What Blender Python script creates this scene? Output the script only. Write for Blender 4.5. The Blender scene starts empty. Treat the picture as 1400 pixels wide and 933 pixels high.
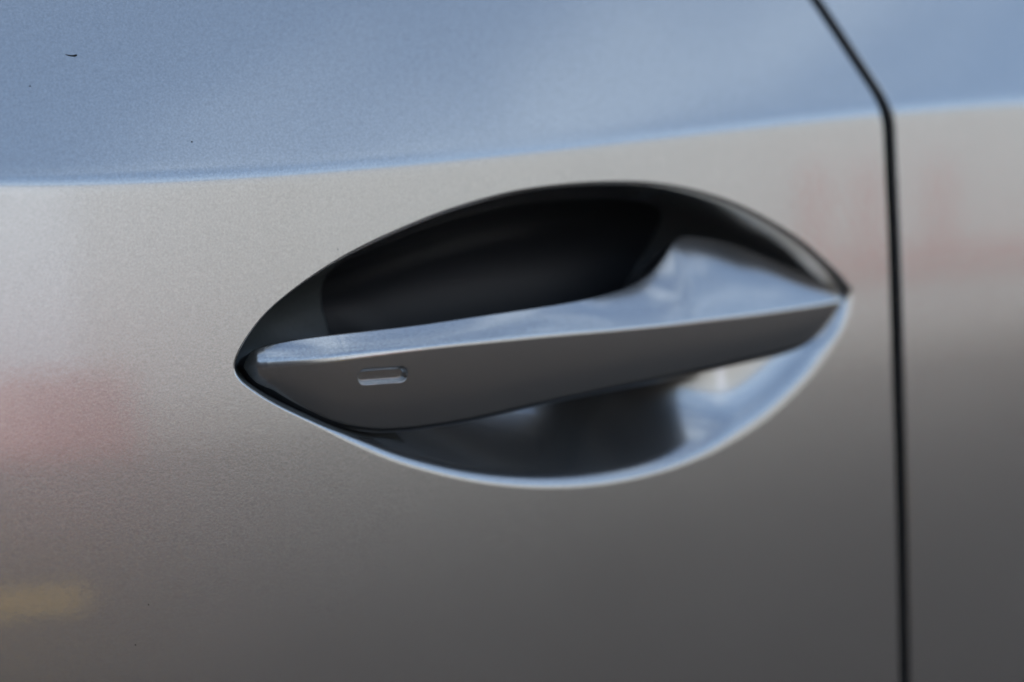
import bpy, math
import numpy as np
R = math.radians
scn = bpy.context.scene

# ------------------------------------------------------------------ camera
HC = 0.90                                   # height of the door handle above the ground (m)
cam_d = bpy.data.cameras.new('camera'); cam = bpy.data.objects.new('camera', cam_d)
scn.collection.objects.link(cam); scn.camera = cam
yaw, pitch, dist = R(28), R(-6), 0.95
vd = np.array([math.sin(yaw)*math.cos(pitch), math.cos(yaw)*math.cos(pitch), math.sin(pitch)])
cam.location = tuple(np.array([0, 0, HC]) - dist*vd)
cam.rotation_euler = (R(90)+pitch, 0, -yaw)
cam_d.lens = 90; cam_d.sensor_width = 36; cam_d.clip_start = 0.02; cam_d.clip_end = 3000
cam_d.dof.use_dof = True
cam_d.dof.focus_distance = 0.892
cam_d.dof.aperture_fstop = 3.2
cam_d.dof.aperture_blades = 9

# ------------------------------------------------------------------ sky, sun, exposure
SUN_EL, SUN_AZ = R(40), R(-10)               # sun stands behind the car, azimuth from +Y towards +X
w = bpy.data.worlds.new('World'); scn.world = w; w.use_nodes = True
nt = w.node_tree; nt.nodes.clear()
def N(nt, t, **k):
    n = nt.nodes.new(t)
    for a, b in k.items(): setattr(n, a, b)
    return n
out = N(nt, 'ShaderNodeOutputWorld'); bg = N(nt, 'ShaderNodeBackground')
sky = N(nt, 'ShaderNodeTexSky', sky_type='NISHITA', sun_disc=False)
sky.sun_elevation = SUN_EL; sky.sun_rotation = SUN_AZ
sky.air_density = 1.0; sky.dust_density = 0.6; sky.ozone_density = 0.35
tc = N(nt, 'ShaderNodeTexCoord'); mp = N(nt, 'ShaderNodeMapping')
mp.inputs['Location'].default_value = (0.3, 0.0, 1.0); mp.inputs['Scale'].default_value = (1.3, 1.3, 6.0); mp.inputs['Rotation'].default_value = (0.12, 0.06, 0.5)
nz = N(nt, 'ShaderNodeTexNoise'); nz.inputs['Scale'].default_value = 2.2; nz.inputs['Detail'].default_value = 7
nz.inputs['Roughness'].default_value = 0.55; nz.inputs['Distortion'].default_value = 0.4
cr = N(nt, 'ShaderNodeValToRGB'); cr.color_ramp.elements[0].position = 0.49; cr.color_ramp.elements[1].position = 0.69
cr.color_ramp.elements[1].color = (0.55, 0.55, 0.55, 1)
mx = N(nt, 'ShaderNodeMix', data_type='RGBA'); mx.inputs['B'].default_value = (5.4, 6.2, 7.0, 1)
L = nt.links.new
L(tc.outputs['Generated'], mp.inputs['Vector']); L(mp.outputs[0], nz.inputs['Vector']); L(nz.outputs['Fac'], cr.inputs[0])
L(cr.outputs['Color'], mx.inputs['Factor']); L(sky.outputs[0], mx.inputs['A']); L(mx.outputs['Result'], bg.inputs['Color'])
bg.inputs['Strength'].default_value = 0.15
L(bg.outputs[0], out.inputs['Surface'])
sd = bpy.data.lights.new('sun', 'SUN'); so = bpy.data.objects.new('sun', sd); scn.collection.objects.link(so)
sd.energy = 2.0; sd.angle = R(0.5); sd.color = (1.0, 0.94, 0.86)
so.location = (3, 8, 9)
so.rotation_euler = (-(R(90)-SUN_EL), 0, -SUN_AZ)
vs = scn.view_settings; vs.view_transform = 'Standard'; vs.look = 'None'; vs.gamma = 1; vs.use_curve_mapping = False
vs.exposure = 1.05

# ------------------------------------------------------------------ materials
def mat(name):
    m = bpy.data.materials.new(name); m.use_nodes = True
    return m, m.node_tree, m.node_tree.nodes['Principled BSDF']
def noise(nt, scale, detail=3, rough=0.5, vec=None):
    t = N(nt, 'ShaderNodeTexCoord'); n = N(nt, 'ShaderNodeTexNoise')
    n.inputs['Scale'].default_value = scale; n.inputs['Detail'].default_value = detail; n.inputs['Roughness'].default_value = rough
    nt.links.new(t.outputs['Object'], n.inputs['Vector']); return n
def ramp(nt, src, p0, c0, p1, c1):
    r = N(nt, 'ShaderNodeValToRGB'); e = r.color_ramp.elements
    e[0].position = p0; e[0].color = (*c0, 1); e[1].position = p1; e[1].color = (*c1, 1)
    nt.links.new(src, r.inputs[0]); return r

def paint_material():
    m, nt, b = mat('silver_metallic_paint')
    fl = noise(nt, 1300, 3)                                        # metallic flake
    r = ramp(nt, fl.outputs['Fac'], 0.30, (0.425, 0.412, 0.386), 0.70, (0.55, 0.533, 0.50))
    nt.links.new(r.outputs[0], b.inputs['Base Color'])
    b.inputs['Metallic'].default_value = 0.92
    wv = noise(nt, 9, 3)                                           # slight polish marks change the gloss
    rr = ramp(nt, wv.outputs['Fac'], 0.0, (0.22,)*3, 1.0, (0.28,)*3)
    nt.links.new(rr.outputs[0], b.inputs['Roughness'])
    bp = N(nt, 'ShaderNodeBump'); bp.inputs['Strength'].default_value = 0.05; bp.inputs['Distance'].default_value = 0.0004
    nt.links.new(fl.outputs['Fac'], bp.inputs['Height']); nt.links.new(bp.outputs[0], b.inputs['Normal'])
    op = noise(nt, 260, 2)                                         # orange peel in the lacquer
    cb = N(nt, 'ShaderNodeBump'); cb.inputs['Strength'].default_value = 0.012; cb.inputs['Distance'].default_value = 0.001
    nt.links.new(op.outputs['Fac'], cb.inputs['Height']); nt.links.new(cb.outputs[0], b.inputs['Coat Normal'])
    b.inputs['Coat Weight'].default_value = 1.0; b.inputs['Coat Roughness'].default_value = 0.03; b.inputs['Coat IOR'].default_value = 1.8
    return m
PAINT = paint_material()
def plain(name, col, rough, metal=0, nscale=60, var=0.12, spec=0.5):
    m, nt, b = mat(name)
    n = noise(nt, nscale, 4)
    r = ramp(nt, n.outputs['Fac'], 0.3, tuple(c*(1-var) for c in col), 0.7, tuple(c*(1+var) for c in col))
    nt.links.new(r.outputs[0], b.inputs['Base Color'])
    b.inputs['Roughness'].default_value = rough; b.inputs['Metallic'].default_value = metal
    b.inputs['Specular IOR Level'].default_value = spec
    return m
COVER = plain('dark_grey_plastic', (0.06, 0.064, 0.06), 0.5, nscale=900)
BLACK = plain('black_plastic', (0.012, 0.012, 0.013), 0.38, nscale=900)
RUBBER = plain('black_rubber', (0.008, 0.008, 0.008), 0.7, nscale=400)
GLASS = plain('tinted_glass', (0.02, 0.024, 0.026), 0.04, nscale=2)
ASPHALT = plain('asphalt', (0.030, 0.022, 0.015), 0.95, nscale=3, var=0.2)
YELLOW = plain('yellow_stand_in_paint', (0.85, 0.52, 0.02), 0.6, nscale=14, var=0.1)
CLAD = plain('pale_cladding', (0.48, 0.485, 0.475), 0.55, nscale=1.5, var=0.05)
RED = plain('red_sign_enamel', (0.42, 0.07, 0.06), 0.4, nscale=3, var=0.05)
WHITE = plain('white_blue_panel', (0.68, 0.72, 0.78), 0.4, nscale=1.5, var=0.04)
GREYC = plain('grey_cladding', (0.46, 0.46, 0.45), 0.5, nscale=1.5, var=0.05)
DARK_WING = plain('added_wing_brick', (0.07, 0.05, 0.042), 0.85, nscale=4, var=0.25)
STONE = plain('grey_concrete', (0.30, 0.29, 0.27), 0.8, nscale=2, var=0.12)
DIRT = plain('dark_dirt', (0.015, 0.013, 0.012), 0.8)

# ------------------------------------------------------------------ mesh helpers
def link(name, me, m, parent=None):
    o = bpy.data.objects.new(name, me); scn.collection.objects.link(o)
    if m: me.materials.append(m)
    if parent: o.parent = parent
    return o
def tag(o, label=None, category=None, group=None, kind=None):
    for k, v in (('label', label), ('category', category), ('group', group), ('kind', kind)):
        if v: o[k] = v
    return o
def mesh_from(name, V, F, nrm=None, smooth=True):
    V = np.asarray(V, dtype=np.float64); F = np.asarray(F, dtype=np.int64)
    used = np.unique(F); remap = -np.ones(len(V), dtype=np.int64); remap[used] = np.arange(len(used))
    V2 = V[used]; F2 = remap[F]
    me = bpy.data.meshes.new(name)
    me.vertices.add(len(V2)); me.vertices.foreach_set('co', V2.astype(np.float32).ravel())
    me.loops.add(F2.size); me.loops.foreach_set('vertex_index', F2.astype(np.int32).ravel())
    me.polygons.add(len(F2)); me.polygons.foreach_set('loop_start', np.arange(0, F2.size, F2.shape[1], dtype=np.int32))
    me.update(calc_edges=True); me.validate()
    if smooth: me.polygons.foreach_set('use_smooth', np.ones(len(me.polygons), dtype=bool))
    if nrm is not None and len(me.vertices) == len(V2):
        me.normals_split_custom_set_from_vertices(nrm[used].tolist())
    return me
def grid_faces(nr, nc, wrap=False, flip=False):
    i = np.arange(nr-1)[:, None]; j = np.arange(nc if wrap else nc-1)[None, :]
    a = i*nc+j; b = i*nc+(j+1) % nc; c = (i+1)*nc+(j+1) % nc; d = (i+1)*nc+j
    q = np.stack([a, b, c, d], -1).reshape(-1, 4)
    return q[:, ::-1] if flip else q
def grid_normals(P, wrap=False):
    """P [r, c, 3]: smooth normals from central differences."""
    du = np.gradient(P, axis=0)
    if wrap: dv = np.roll(P, -1, 1)-np.roll(P, 1, 1)
    else: dv = np.gradient(P, axis=1)
    n = np.cross(du, dv); l = np.linalg.norm(n, axis=-1, keepdims=True); l[l < 1e-15] = 1
    return n/l
def pchip(x, y, xq):
    x = np.asarray(x, float); y = np.asarray(y, float); h = np.diff(x); dl = np.diff(y)/h
    m = np.zeros_like(y); m[1:-1] = np.where(dl[1:]*dl[:-1] > 0, 2*dl[1:]*dl[:-1]/np.where(dl[1:]+dl[:-1] == 0, 1, dl[1:]+dl[:-1]), 0)
    m[0] = dl[0]; m[-1] = dl[-1]
    xq = np.clip(xq, x[0], x[-1]); k = np.clip(np.searchsorted(x, xq)-1, 0, len(x)-2)
    t = (xq-x[k])/h[k]
    return ((2*t**3-3*t**2+1)*y[k]+(t**3-2*t**2+t)*h[k]*m[k]+(-2*t**3+3*t**2)*y[k+1]+(t**3-t**2)*h[k]*m[k+1])
def catmull(P, n=16, closed=True):
    P = np.asarray(P, float); o = []
    k = len(P)
    for i in range(k if closed else k-1):
        p0, p1, p2, p3 = (P[(i-1) % k], P[i], P[(i+1) % k], P[(i+2) % k]) if closed else (P[max(i-1, 0)], P[i], P[i+1], P[min(i+2, k-1)])
        for t in np.linspace(0, 1, n, endpoint=False):
            o.append(0.5*((2*p1)+(-p0+p2)*t+(2*p0-5*p1+4*p2-p3)*t*t+(-p0+3*p1-3*p2+p3)*t**3))
    if not closed: o.append(P[-1])
    return np.array(o)
def smooth1(a, n, it=1):
    for _ in range(it):
        k = np.ones(n)/n; p = np.pad(a, (n//2, n//2), mode='edge'); a = np.convolve(p, k, 'valid')
    return a
def sstep(x): x = np.clip(x, 0, 1); return x*x*(3-2*x)
def box(name, lo, hi, m, parent=None, bev=0.0):
    import bmesh
    bm = bmesh.new(); bmesh.ops.create_cube(bm, size=1)
    for v in bm.verts: v.co = [(lo[i]+hi[i])/2+v.co[i]*(hi[i]-lo[i]) for i in range(3)]
    if bev: bmesh.ops.bevel(bm, geom=list(bm.edges), offset=bev, segments=2, affect='EDGES')
    me = bpy.data.meshes.new(name); bm.to_mesh(me); bm.free()
    return link(name, me, m, parent)

# ------------------------------------------------------------------ ground
def ground():
    n = 41; a = np.linspace(-1, 1, n); a = np.sign(a)*np.abs(a)**3*400
    X, Y = np.meshgrid(a, a); V = np.stack([X, Y, np.zeros_like(X)], -1).reshape(-1, 3)
    o = link('ground', mesh_from('ground', V, grid_faces(n, n)), ASPHALT); tag(o, kind='structure')
ground()

# ------------------------------------------------------------------ body side surface:  y = door_y(x, z), y grows into the car
CREASE = [-0.538, 0.10119, 0.07929, 0.97001]; CX = (-0.2061, 0.2718); KX = 1/6.0
def crease_z(x):
    xc = np.clip(x, *CX); return np.polyval(CREASE, xc)+np.polyval(np.polyder(CREASE), xc)*(x-xc)*np.exp(-np.abs(x-xc)*1.2)
_h = np.linspace(-1, .6, 64001)
_lo = 0.085+0.50*np.clip(_h, -0.35, 0.02); _hi = 0.46+0.5*np.clip(_h, 0, .4)
_w = 1/(1+np.exp(-np.clip(_h/0.0013, -40, 40))); _s = _lo*(1-_w)+_hi*_w
_y = np.concatenate([[0], np.cumsum((_s[1:]+_s[:-1])/2*np.diff(_h))]); _y -= np.interp(0, _h, _y)
def door_y(x, z):
    return KX*x*x/(1+0.6*x*x)+np.interp(z-crease_z(x), _h, _y)

CUP = [(-0.11221, 0.89719), (-0.10871, 0.9047), (-0.1002, 0.91459), (-0.08891, 0.92316), (-0.07468, 0.93171), (-0.06029, 0.93855), (-0.04279, 0.94514), (-0.02499, 0.95076), (-0.00078, 0.95609), (0.02398, 0.95855), (0.04617, 0.95892), (0.06232, 0.95777), (0.07873, 0.95492), (0.09541, 0.95005), (0.11237, 0.94282), (0.12966, 0.93316), (0.14373, 0.92257), (0.15085, 0.9162), (0.15404, 0.91112), (0.15126, 0.90048), (0.14416, 0.89066), (0.13279, 0.87884), (0.11416, 0.86501), (0.09324, 0.85473), (0.07286, 0.84856), (0.05297, 0.84501), (0.03355, 0.84344), (0.01459, 0.8438), (-0.00394, 0.84577), (-0.02205, 0.8493), (-0.03974, 0.85435), (-0.05417, 0.85963), (-0.06831, 0.86638), (-0.08219, 0.87407), (-0.09583, 0.88138), (-0.10388, 0.88648), (-0.11049, 0.89197)]
SEAM = [(0.05, 1.22), (0.14565, 1.03989), (0.15172, 1.02874), (0.15722, 1.0179), (0.16267, 1.00679), (0.16817, 0.99569), (0.17121, 0.98928), (0.17262, 0.98374), (0.1736, 0.97703), (0.17397, 0.95803), (0.17485, 0.92577), (0.17597, 0.88152), (0.17779, 0.8368), (0.17996, 0.79149), (0.18232, 0.75068), (0.18328, 0.7361), (0.195, 0.55), (0.20, 0.32)]
_sm = np.array(SEAM[::-1])
_sz = np.linspace(0.32, 1.22, 1801); _sx = smooth1(pchip(_sm[:, 1], _sm[:, 0], _sz), 7, 2)
def seam_x(z): return np.interp(z, _sz, _sx)
GAP = 0.0050
Z0, Z1, X0, X1 = 0.32, 1.18, -0.85, 0.95

car = bpy.data.objects.new('car', None); scn.collection.objects.link(car)
car.location = (0, 0, 0)
tag(car, 'silver metallic car whose door has a lens-shaped recess behind its pull handle', 'car')

def offset_fold(P, N3, edge_dir, r=0.0016, depth=0.016):
    """rows that round over the sheet edge and run into the car. P, N3 [c,3]: edge points and outward normals; edge_dir [c,3] unit, away from the panel."""
    rows = []; nr = []
    for a in np.linspace(0, 90, 7)[1:]:
        s, c = math.sin(R(a)), math.cos(R(a))
        rows.append(P+edge_dir*(r*s)-N3*(r*(1-c))); nr.append(edge_dir*s+N3*c)
    rows.append(rows[-1]-N3*depth); nr.append(edge_dir)
    return np.array(rows), np.array(nr)

COVER_Z = [0.840, 0.850, 0.870, 0.895, 0.912, 0.930]; COVER_X = [-0.035, -0.0375, -0.045, -0.056, -0.062, -0.066]
def build_door():
    cen = np.array([0.02, 0.90])
    # outer boundary: seam edge (dense), top, left, bottom
    zs = np.concatenate([np.linspace(Z0, 0.72, 60, endpoint=False), np.linspace(0.72, 1.05, 420, endpoint=False), np.linspace(1.05, Z1, 30, endpoint=False)])
    r = 0.0016
    right = np.stack([seam_x(zs)-GAP/2-r, zs], -1)
    xt = seam_x(Z1)-GAP/2-r; xb = seam_x(Z0)-GAP/2-r
    tx = np.linspace(xt, X0, 420, endpoint=False); top = np.stack([tx, np.full_like(tx, Z1)], -1)
    lz = np.linspace(Z1, Z0, 420, endpoint=False); left = np.stack([np.full_like(lz, X0), lz], -1)
    bx_ = np.linspace(X0, xb, 640, endpoint=False); bot = np.stack([bx_, np.full_like(bx_, Z0)], -1)
    O = np.concatenate([right, top, left, bot]); n = len(O); nright = len(right)
    ol = catmull(CUP, 24)
    ang = np.arctan2(ol[:, 1]-cen[1], ol[:, 0]-cen[0]); rad = np.hypot(ol[:, 0]-cen[0], ol[:, 1]-cen[1])
    k = np.argsort(ang); ang, rad = ang[k], rad[k]
    ang = np.concatenate([ang-2*math.pi, ang, ang+2*math.pi]); rad = np.tile(rad, 3)
    oa = np.arctan2(O[:, 1]-cen[1], O[:, 0]-cen[0])
    C = cen+np.stack([np.cos(oa), np.sin(oa)], -1)*np.interp(oa, ang, rad)[:, None]
    # door sheet, from the outer edge (ring 0) to the lip of the recess
    K = 190; s = 1-(np.linspace(1, 0, K))**1.5                      # 0 outer .. 1 lip, fine near the lip
    s = 1-np.linspace(1, 0, K)**1.35
    XZ = O[None]*(1-s)[:, None, None]+C[None]*s[:, None, None]
    # recess: walk inwards towards a medial line
    mxx = cen[0]+0.62*(C[:, 0]-cen[0])
    up_ = C[:, 1] >= np.interp(C[:, 0], [-0.1122, 0.154], [0.8972, 0.9111])
    cu = ol[np.argsort(ol[:, 0])]
    upper = ol[ol[:, 1] >= np.interp(ol[:, 0], [-0.1122, 0.154], [0.8972, 0.9111])]; upper = upper[np.argsort(upper[:, 0])]
    lower = ol[ol[:, 1] < np.interp(ol[:, 0], [-0.1122, 0.154], [0.8972, 0.9111])]; lower = lower[np.argsort(lower[:, 0])]
    mz = 0.5*(np.interp(mxx, upper[:, 0], upper[:, 1])+np.interp(mxx, lower[:, 0], lower[:, 1]))
    Mm = np.stack([mxx, mz], -1); W = np.linalg.norm(Mm-C, axis=1)
    Q = 110; q = np.linspace(0, 1, Q)**1.7                          # fine at the lip
    th = np.arctan2(C[:, 1]-mz, C[:, 0]-mxx)
    upness = sstep((np.sin(th)+0.35)/0.9)                           # 1 on the upper wall
    D = np.full(n, 0.046)
    p = 2.3+2.2*upness
    rl = (1-upness)*sstep((C[:, 0]-0.03)/0.09)
    leftness = sstep((-0.06-C[:, 0])/0.045)
    lip = 0.0075-0.0040*upness-0.0040*leftness*(1-0.6*upness)+0.0025*rl
    p = p+3.0*leftness+2.2*rl
    ip = np.zeros((Q, n)); prev = np.zeros(n)
    def gs(qq): return D/W*p*(1-qq)**(p-1)*sstep(qq*W/lip)
    acc = np.zeros(n); dep = [acc.copy()]
    for i in range(1, Q):
        sub = np.linspace(q[i-1], q[i], 5); vals = np.array([gs(x) for x in sub])
        acc = acc+np.trapezoid(vals, sub, axis=0)*W if hasattr(np, 'trapezoid') else acc+np.trapz(vals, sub, axis=0)*W
        dep.append(acc.copy())
    dep = np.array(dep)
    XZt = C[None]*(1-q)[:, None, None]+Mm[None]*q[:, None, None]
    cover_x = np.interp(XZt[..., 1], COVER_Z, COVER_X)
    cov = sstep((cover_x-XZt[..., 0])/0.0014+0.5)
    dep = dep*(1-(0.74-0.30*upness)*sstep((XZt[..., 0]-0.045-0.018*upness)/(0.055+0.03*upness)))
    dep = dep-0.0022*cov*sstep((dep-0.013)/0.006)                     # the plastic cover stands proud of the recess floor
    XZi = C[None]*(1-q)[:, None, None]+Mm[None]*q[:, None, None]
    P = np.zeros((K, n, 3)); P[..., 0] = XZ[..., 0]; P[..., 2] = XZ[..., 1]; P[..., 1] = door_y(XZ[..., 0], XZ[..., 1])
    Pi = np.zeros((Q, n, 3)); Pi[..., 0] = XZi[..., 0]; Pi[..., 2] = XZi[..., 1]; Pi[..., 1] = door_y(XZi[..., 0], XZi[..., 1])+dep
    A = np.concatenate([P, Pi[1:]]); Nn = grid_normals(A, True)
    if Nn[K//2, 10, 1] > 0: Nn = -Nn
    # analytic normals on the sheet
    e = 1e-5
    fx = (door_y(XZ[..., 0]+e, XZ[..., 1])-door_y(XZ[..., 0]-e, XZ[..., 1]))/(2*e)
    fz = (door_y(XZ[..., 0], XZ[..., 1]+e)-door_y(XZ[..., 0], XZ[..., 1]-e))/(2*e)
    An = np.stack([fx, -np.ones_like(fx), fz], -1); An /= np.linalg.norm(An, axis=-1, keepdims=True)
    Nn[:K-1] = An[:K-1]
    Nn[K-1] = An[K-1]
    # edge fold
    Ed = np.roll(O, -1, 0)-np.roll(O, 1, 0); Ed = np.stack([Ed[:, 1], 0*Ed[:, 0], -Ed[:, 0]], -1)
    Ed -= An[0]*np.sum(Ed*An[0], -1, keepdims=True); Ed /= np.linalg.norm(Ed, axis=-1, keepdims=True)
    rows, nr = offset_fold(P[0], An[0], Ed, r)
    full = np.concatenate([rows[::-1], A]); fn = np.concatenate([nr[::-1], Nn]); nf = len(rows)
    lipring = nf+K-1+22                                             # lip belongs to the door skin
    F = grid_faces(len(full), n, True)
    V = full.reshape(-1, 3); NV = fn.reshape(-1, 3)
    a, b, c = V[F[len(F)//3][0]], V[F[len(F)//3][1]], V[F[len(F)//3][2]]
    if np.cross(b-a, c-a)[1] > 0: F = F[:, ::-1]
    ringof = np.repeat(np.arange(len(full)-1), n)
    # close the recess floor along the medial line
    fc = V[F].mean(1); incov = (fc[:, 0] < np.interp(fc[:, 2], COVER_Z, COVER_X)) & (ringof >= nf+K-1+12+26*sstep((fc[:, 0]+0.085)/0.04)*(fc[:, 2] < 0.89))
    link('front_door', mesh_from('front_door', V, F[(ringof < lipring) & ~incov], NV), PAINT, car)
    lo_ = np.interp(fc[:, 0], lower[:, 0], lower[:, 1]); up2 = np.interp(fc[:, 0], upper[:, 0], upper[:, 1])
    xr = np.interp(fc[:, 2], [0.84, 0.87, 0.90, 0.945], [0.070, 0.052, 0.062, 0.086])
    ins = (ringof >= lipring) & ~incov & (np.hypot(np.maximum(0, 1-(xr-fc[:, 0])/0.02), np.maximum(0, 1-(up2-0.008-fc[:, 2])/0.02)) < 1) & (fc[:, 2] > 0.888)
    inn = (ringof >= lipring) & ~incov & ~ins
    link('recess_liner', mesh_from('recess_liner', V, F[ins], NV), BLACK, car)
    cupo = link('handle_recess', mesh_from('handle_recess', V, F[inn], NV), PAINT, car)
    link('pivot_cover', mesh_from('pivot_cover', V, F[incov], NV), COVER, cupo)
    return cupo
recess = build_door()

def build_rear():
    zs = np.concatenate([np.linspace(Z0, 0.72, 50, endpoint=False), np.linspace(0.72, 1.05, 420, endpoint=False), np.linspace(1.05, Z1, 30)])
    r = 0.0016; m = 150; u = np.linspace(0, 1, m)**1.6
    xl = seam_x(zs)+GAP/2+r
    X = xl[None]*(1-u)[:, None]+X1*u[:, None]; Zz = np.broadcast_to(zs, X.shape)
    P = np.stack([X, door_y(X, Zz), Zz], -1)
    e = 1e-5
    fx = (door_y(X+e, Zz)-door_y(X-e, Zz))/(2*e); fz = (door_y(X, Zz+e)-door_y(X, Zz-e))/(2*e)
    An = np.stack([fx, -np.ones_like(fx), fz], -1); An /= np.linalg.norm(An, axis=-1, keepdims=True)
    dz = np.gradient(zs); dx = np.gradient(xl)
    Ed = np.stack([-dz, 0*dz, dx], -1); Ed -= An[0]*np.sum(Ed*An[0], -1, keepdims=True); Ed /= np.linalg.norm(Ed, axis=-1, keepdims=True)
    rows, nr = offset_fold(P[0], An[0], Ed, r)
    full = np.concatenate([rows[::-1], P]); fn = np.concatenate([nr[::-1], An])
    V = full.reshape(-1, 3); F = grid_faces(len(full), len(zs))
    a, b, c = V[F[len(F)//2][0]], V[F[len(F)//2][1]], V[F[len(F)//2][2]]
    if np.cross(b-a, c-a)[1] > 0: F = F[:, ::-1]
    link('rear_door', mesh_from('rear_door', V, F, fn.reshape(-1, 3)), PAINT, car)
    # rubber seal behind the gap
    sx = seam_x(zs); rows = []
    for du, dy in ((-0.016, 0.030), (-0.006, 0.0145), (-0.002, 0.0125), (0.002, 0.0125), (0.006, 0.0145), (0.016, 0.030)):
        rows.append(np.stack([sx+du, door_y(sx, zs)+dy, zs], -1))
    V = np.array(rows).reshape(-1, 3); F = grid_faces(6, len(zs), flip=True)
    link('door_seal', mesh_from('door_seal', V, F), RUBBER, car)
build_rear()

# ------------------------------------------------------------------ pull handle
HT = [(-0.10513, 0.00302, 0.89881), (-0.10135, 0.00202, 0.90131), (-0.09319, 0.00144, 0.90407), (-0.07933, 0.00083, 0.90607), (-0.06067, -0.00226, 0.90756), (-0.04406, -0.00405, 0.90879), (-0.01804, -0.00545, 0.91121), (0.00317, -0.00554, 0.91299), (0.02208, -0.00495, 0.91459), (0.03594, -0.00272, 0.91604), (0.04658, -0.00086, 0.91769), (0.05647, 0.00225, 0.92042), (0.06451, 0.00481, 0.92443), (0.07069, 0.00693, 0.92972), (0.07487, 0.00842, 0.93373), (0.08123, 0.01069, 0.93624), (0.08948, 0.01048, 0.93544), (0.10297, 0.01038, 0.93245), (0.11855, 0.00793, 0.92662), (0.13472, 0.00601, 0.9198), (0.14764, 0.00423, 0.91418), (0.15698, 0.00427, 0.91028)]
HCR = [(-0.10595, 0.00105, 0.89723), (-0.09823, -0.00376, 0.89678), (-0.08328, -0.00805, 0.89823), (-0.06501, -0.01156, 0.89971), (-0.03759, -0.01475, 0.90177), (-0.00857, -0.01611, 0.90285), (0.02224, -0.01575, 0.90349), (0.05504, -0.01371, 0.90478), (0.09009, -0.00998, 0.90594), (0.12003, -0.00561, 0.90739), (0.14399, -0.00108, 0.90889), (0.15551, 0.0022, 0.90962)]
HB = [(-0.10439, 0.00499, 0.89388), (-0.10241, 0.00316, 0.88901), (-0.09372, 0.0007, 0.88224), (-0.08353, -0.0017, 0.8769), (-0.07335, -0.00433, 0.87288), (-0.06289, -0.00655, 0.87061), (-0.05488, -0.00798, 0.86973), (-0.04674, -0.00924, 0.86988), (-0.03553, -0.01039, 0.87061), (-0.01235, -0.01183, 0.87305), (0.01193, -0.01216, 0.87591), (0.03742, -0.0114, 0.87895), (0.05739, -0.01013, 0.88097), (0.07815, -0.00824, 0.88324), (0.09979, -0.00572, 0.88576), (0.12242, -0.00246, 0.88826), (0.13587, -0.00054, 0.89116), (0.14392, 0.00053, 0.89621), (0.15061, 0.00167, 0.90371), (0.15627, 0.00324, 0.90862)]
SLOT = (-0.0580, 0.8915, 0.0094, 0.0029)

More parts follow.
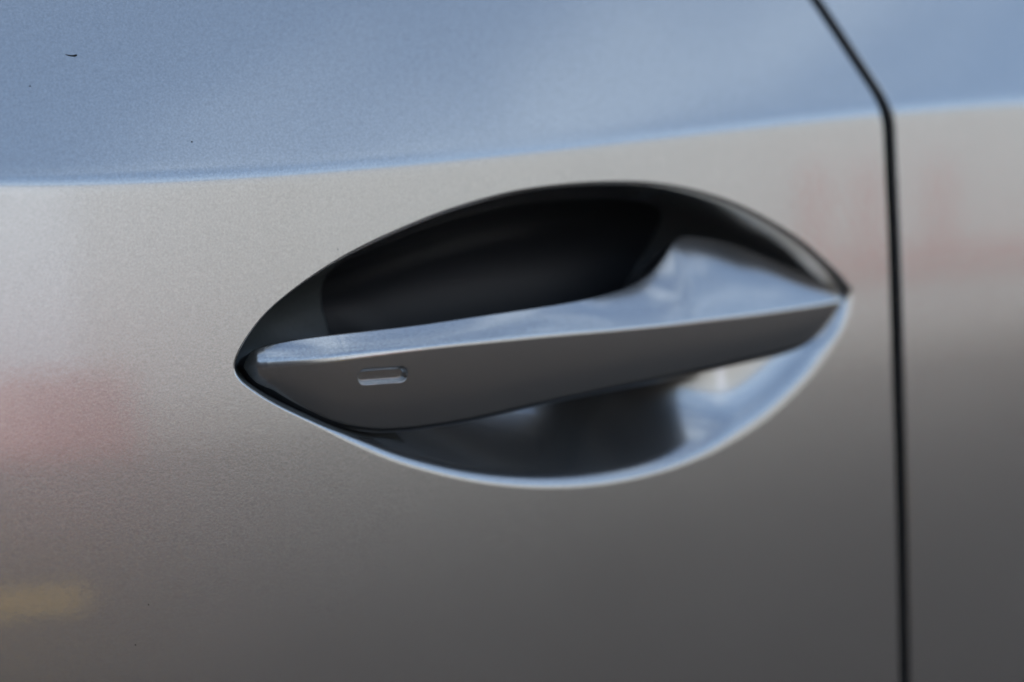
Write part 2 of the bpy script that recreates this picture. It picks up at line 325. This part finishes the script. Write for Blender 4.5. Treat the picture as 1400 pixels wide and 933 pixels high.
def build_handle():
    xa, xb = -0.1035, 0.1560
    xs = np.unique(np.round(np.concatenate([xa+(1-np.cos(np.linspace(0, math.pi/2, 40)))*0.006, np.linspace(xa+0.006, -0.072, 70), np.linspace(-0.072, -0.044, 130), np.linspace(-0.044, xb, 420)]), 6))
    def cur(A, it=2):
        A = np.array(A); return [smooth1(pchip(A[:, 0], A[:, i], xs), 9, it) for i in (1, 2)]
    (Ty, Tz), (Cy, Cz), (By, Bz) = cur(HT), cur(HCR), cur(HB)
    hc = np.array(HCR)[1:]; Cz = np.polyval(np.polyfit(hc[:, 0], hc[:, 2], 3), xs)
    Ty = Cy+(Ty-Cy)*(1-0.35*(1-sstep((xs-0.0)/0.05)))
    Bz = Bz-0.0012*(1-sstep((xs+0.03)/0.05))*sstep((xs+0.10)/0.03)
    By = Cy+0.22*(Cz-Bz)
    sink = 0.0050*(1-sstep((xs-xa)/0.035))**1.5; Ty, Cy, By = Ty+sink, Cy+sink, By+sink      # the free end dips below the door skin
    merge = sstep((xs-0.030)/0.045)
    yb = Cy+0.017+merge*0.030
    yb = np.maximum(yb, Ty+0.004)
    fin = sstep((0.156-xs)/0.03); yb = Ty+(yb-Ty)*np.clip(fin, 0.15, 1)
    z1 = Bz+0.003; z2 = np.maximum(Tz-0.005-0.009*merge, z1+0.0015)
    NE = dict(TC=20, CB=100, BK=8, KK=6, KT=10); NA = 10
    P = []
    for i in range(len(xs)):
        poly = np.array([(Ty[i], Tz[i]), (Cy[i], Cz[i]), (By[i], Bz[i]), (yb[i], z1[i]), (yb[i], z2[i])])
        lft = 1-sstep((xs[i]+0.1)/0.07)
        rad = [0.0010, 0.0016+0.001*lft, 0.004+0.004*lft, 0.004, 0.003]
        ins, outs = [], []
        m = len(poly)
        for k in range(m):
            a, b, c = poly[k-1], poly[k], poly[(k+1) % m]
            la, lc = np.linalg.norm(a-b)+1e-9, np.linalg.norm(c-b)+1e-9
            t = min(rad[k]*1.15, 0.45*la, 0.45*lc)
            ins.append(b+(a-b)/la*t); outs.append(b+(c-b)/lc*t)
        sec = []
        cnt = [20, 100, 8, 6, 10]
        bul = [0.03, 0.02, 0, 0, 0]
        for k in range(m):
            for t in np.linspace(0, 1, NA, endpoint=False):
                sec.append((1-t)**2*ins[k]+2*t*(1-t)*poly[k]+t*t*outs[k])
            A_, B_ = outs[k], ins[(k+1) % m]; dv = B_-A_
            nv = np.array([-abs(dv[1]), 0.0]) if k == 1 else np.array([-abs(dv[1]), abs(dv[0])]) if k == 0 else np.zeros(2)
            for t in np.linspace(0, 1, cnt[k], endpoint=False):
                sec.append(A_+dv*t+nv*bul[k]*4*t*(1-t))
        sec = np.array(sec)
        P.append(np.column_stack([np.full(len(sec), xs[i]), sec]))
    P = np.array(P)
    # close the blunt left tip by rounding it over
    tl = np.clip((xs-xa)/0.0035, 0, 1); sc = np.sqrt(np.clip(1-(1-tl)**2, 0, 1)); sc = np.maximum(sc, 0.02)
    tr = np.clip((xb-xs)/0.004, 0, 1); sr = np.sqrt(np.clip(1-(1-tr)**2, 0, 1)); sc = np.minimum(sc, np.maximum(sr, 0.02))
    ce = np.stack([Cy+0.004, (Cz*0.75+Bz*0.25)], -1)
    P[:, :, 1:] = ce[:, None]+(P[:, :, 1:]-ce[:, None])*sc[:, None, None]
    # touch groove pressed into the front face
    cx_, cz_, hl, hh = SLOT
    ti = R(1.5); dx, dz = P[..., 0]-cx_, P[..., 2]-cz_; rx, rz = dx*math.cos(ti)+dz*math.sin(ti), -dx*math.sin(ti)+dz*math.cos(ti)
    sdf = np.hypot(np.maximum(np.abs(rx)-(hl-hh), 0), rz)-hh
    front = np.zeros(P.shape[1], bool); front[NA+20:2*NA+20+100+NA] = True
    dep = 0.0028*sstep((-sdf)/0.0011)*front[None]
    P[..., 1] += dep
    Nn = grid_normals(P, True)
    mid = Nn[len(xs)//2, NA+20+NA+50]
    if mid[1] > 0: Nn = -Nn
    n = P.shape[1]; F = grid_faces(len(xs), n, True); V = P.reshape(-1, 3)
    a, b, c = [V[F[(len(xs)//2)*n+NA+20+NA+50][k]] for k in range(3)]
    if np.cross(b-a, c-a)[1] > 0: F = F[:, ::-1]
    fs = (sdf.reshape(-1)[F].max(1) < -0.0012) & (np.tile(front, len(xs))[F].all(1))
    NV = Nn.reshape(-1, 3)
    col = np.tile(np.arange(n), len(xs)-1); o2 = NA+20+NA+100+NA; liner = (col >= NA+20+NA+100+2)      # black liner wraps underside and back; its reach over the fillet paints in shade
    h = link('door_handle', mesh_from('door_handle', V, F[~fs & ~liner], NV), PAINT, car)
    link('grip_liner_and_shade', mesh_from('grip_liner_and_shade', V, F[liner], NV), BLACK, h)
    link('touch_groove', mesh_from('touch_groove', V, F[fs], NV), PAINT, h)
    return h
handle = build_handle()

# ------------------------------------------------------------------ rest of the car body behind the doors
def build_body():
    sec = [(0.12, 0.22), (0.075, 0.26), (0.06, 0.30), (0.12, 0.32), (0.20, 0.60), (0.24, 1.00), (0.26, 1.14), (0.24, 1.165), (0.27, 1.19), (0.36, 1.36), (0.42, 1.44), (0.55, 1.49), (0.90, 1.51)]
    sec = np.array(sec); mir = sec[::-1][1:].copy(); mir[:, 0] = 1.8-mir[:, 0]
    S = np.concatenate([sec, mir]); S = np.concatenate([S, S[:1]])
    xs = np.linspace(-2.0, 2.2, 29); V = []
    for x in xs:
        t = (x-0.1)/2.1; k = 1-0.22*abs(t)**3
        zz = np.where(S[:, 1] > 1.18, 1.18+(S[:, 1]-1.18)*(1-abs(t)**4), S[:, 1])
        V.append(np.column_stack([np.full(len(S), x), 0.9+(S[:, 0]-0.9)*k, zz]))
    A = np.array(V)
    link('body', mesh_from('body', A.reshape(-1, 3), grid_faces(len(xs), len(S)), smooth=False), PAINT, car)
build_body()

# ------------------------------------------------------------------ what the paint mirrors: building across the yard, red and yellow stand-ins
def build_building():
    yw = -12.0
    b = bpy.data.objects.new('building', None); scn.collection.objects.link(b); b.location = (10, yw, 0)
    tag(b, 'pale clad low building mirrored in the lower part of the silver door', 'building')
    def bx(name, lo, hi, m, bev=0.0):
        o = box(name, lo, hi, m, None, bev); o.parent = b; o.matrix_parent_inverse = b.matrix_world.inverted()
        o.location = (-10, -yw, 0); return o
    bx('wall', (-16, yw-8, 0), (44, yw-0.06, 5.0), STONE)
    edges = [-16, -12, -8, -4, -0.6, 2.45, 4.1, 7.0, 9.5, 12.6, 16, 20, 24, 28, 32, 36, 40, 44]
    for i, (a, c) in enumerate(zip(edges[:-1], edges[1:])):
        m = WHITE if i == 4 else GREYC if i == 5 else CLAD
        bx('cladding_panel', (a+0.02, yw-0.058, 0.35), (c-0.02, yw, 4.9), m, 0.01)
    bx('added_dark_wing', (-10, yw+0.101, 0), (-5.0, yw+24, 3.2), DARK_WING, 0.02)  # unseen dark wing, added to dim reflections on the handle's left end
    bx('plinth', (-16, yw-0.058, 0.0), (44, yw+0.05, 0.34), STONE, 0.01)
    bx('parapet', (-16.1, yw-0.5, 5.003), (44.1, yw+0.1, 5.25), STONE, 0.01)
    for a in (9.75, 10.55, 11.75): bx('red_letter_bar', (a, yw+0.003, 1.25), (a+0.30, yw+0.06, 2.25), RED, 0.01)  # plain red bars stand in for lettering mirrored in the paint
    bx('red_rail', (9.7, yw+0.063, 0.95), (19.0, yw+0.12, 1.22), RED, 0.01)
build_building()
def build_red_stand_in():  # added red block; stands in for a likely parked car mirrored in the paint
    t = bpy.data.objects.new('red_stand_in', None); scn.collection.objects.link(t); t.location = (1.75, -10.9, 0)
    tag(t, 'unseen low red stand-in block mirrored at the edge of the silver door', 'stand-in')
    prof = np.array([(-0.28, 0.004), (-0.28, 0.18), (-0.12, 0.36), (-0.09, 0.72), (-0.07, 0.75), (0.07, 0.75), (0.09, 0.72), (0.12, 0.36), (0.28, 0.18), (0.28, 0.004), (-0.28, 0.004)])
    A = np.array([np.column_stack([np.full(len(prof), x), prof[:, 0]*k, prof[:, 1]]) for x, k in ((-0.75, 0.02), (-0.75, 1), (0.75, 1), (0.75, 0.02))])
    o = link('red_stand_in_body', mesh_from('red_stand_in_body', A.reshape(-1, 3), grid_faces(4, len(prof)), smooth=False), RED, t)
build_red_stand_in()
def build_yellow_stand_in():  # yellow quad added as stand-in for a mirrored yellow light, likely a lamp
    V = [(-0.60, -4.30, 0.004), (0.78, -4.38, 0.004), (0.84, -4.72, 0.004), (-0.60, -4.66, 0.004)]
    o = link('yellow_stand_in', mesh_from('yellow_stand_in', V, [(3, 2, 1, 0)], smooth=False), YELLOW); tag(o, kind='structure')
build_yellow_stand_in()

# ------------------------------------------------------------------ splinter of dirt on the upper door
def build_splinter():
    x0, z0 = SPL
    L_ = 0.0040; pts = []
    n = 9
    for i in range(n):
        t = i/(n-1); r = 0.00012+0.00038*t**1.5*(1-max(0, t-0.9)*6)
        for k in range(6):
            a = k*math.pi/3; x = x0-L_/2+L_*t; z = z0-0.0002*t-0.0003*math.sin(3*t)
            pts.append((x, door_y(x, z)-0.0001+r*0.8*math.cos(a), z+r*math.sin(a)))
    o = link('dirt_splinter', mesh_from('dirt_splinter', pts, grid_faces(n, 6, True)), DIRT)
    tag(o, 'tiny black splinter stuck on the sky-reflecting upper door panel', 'dirt')
SPL = (-0.1599, 1.0053)
build_splinter()

# ------------------------------------------------------------------ dust specks
def build_specks():
    import bmesh
    bm = bmesh.new(); bmesh.ops.create_icosphere(bm, subdivisions=2, radius=0.00030)
    for i, v in enumerate(bm.verts): v.co *= 0.75+0.35*abs(math.sin(i*2.3)); v.co.y *= 0.5
    me = bpy.data.meshes.new('dust_speck'); bm.to_mesh(me); bm.free(); me.materials.append(DIRT)
    for i, (x, z) in enumerate([[-0.1222, 0.9751], [-0.1761, 0.9945], [-0.1498, 0.8019], [-0.1449, 0.8156], [-0.0711, 0.9365]]):
        o = bpy.data.objects.new('dust_speck', me); scn.collection.objects.link(o)
        o.location = (x, float(door_y(x, z))-0.0001, z); o.rotation_euler.y = i*1.7; o.scale = (1-0.08*i,)*3
        lab = ('pinhead dark dust speck on the sky-reflecting upper door panel', 'pinhead dark dust speck on the shaded lower door skin below the red reflection', 'pinhead dark dust speck on the pale door skin just above the recess rim')[0 if z > 0.97 else 1 if z < 0.85 else 2]
        tag(o, lab, 'dust', 'dust specks on the door')
build_specks()
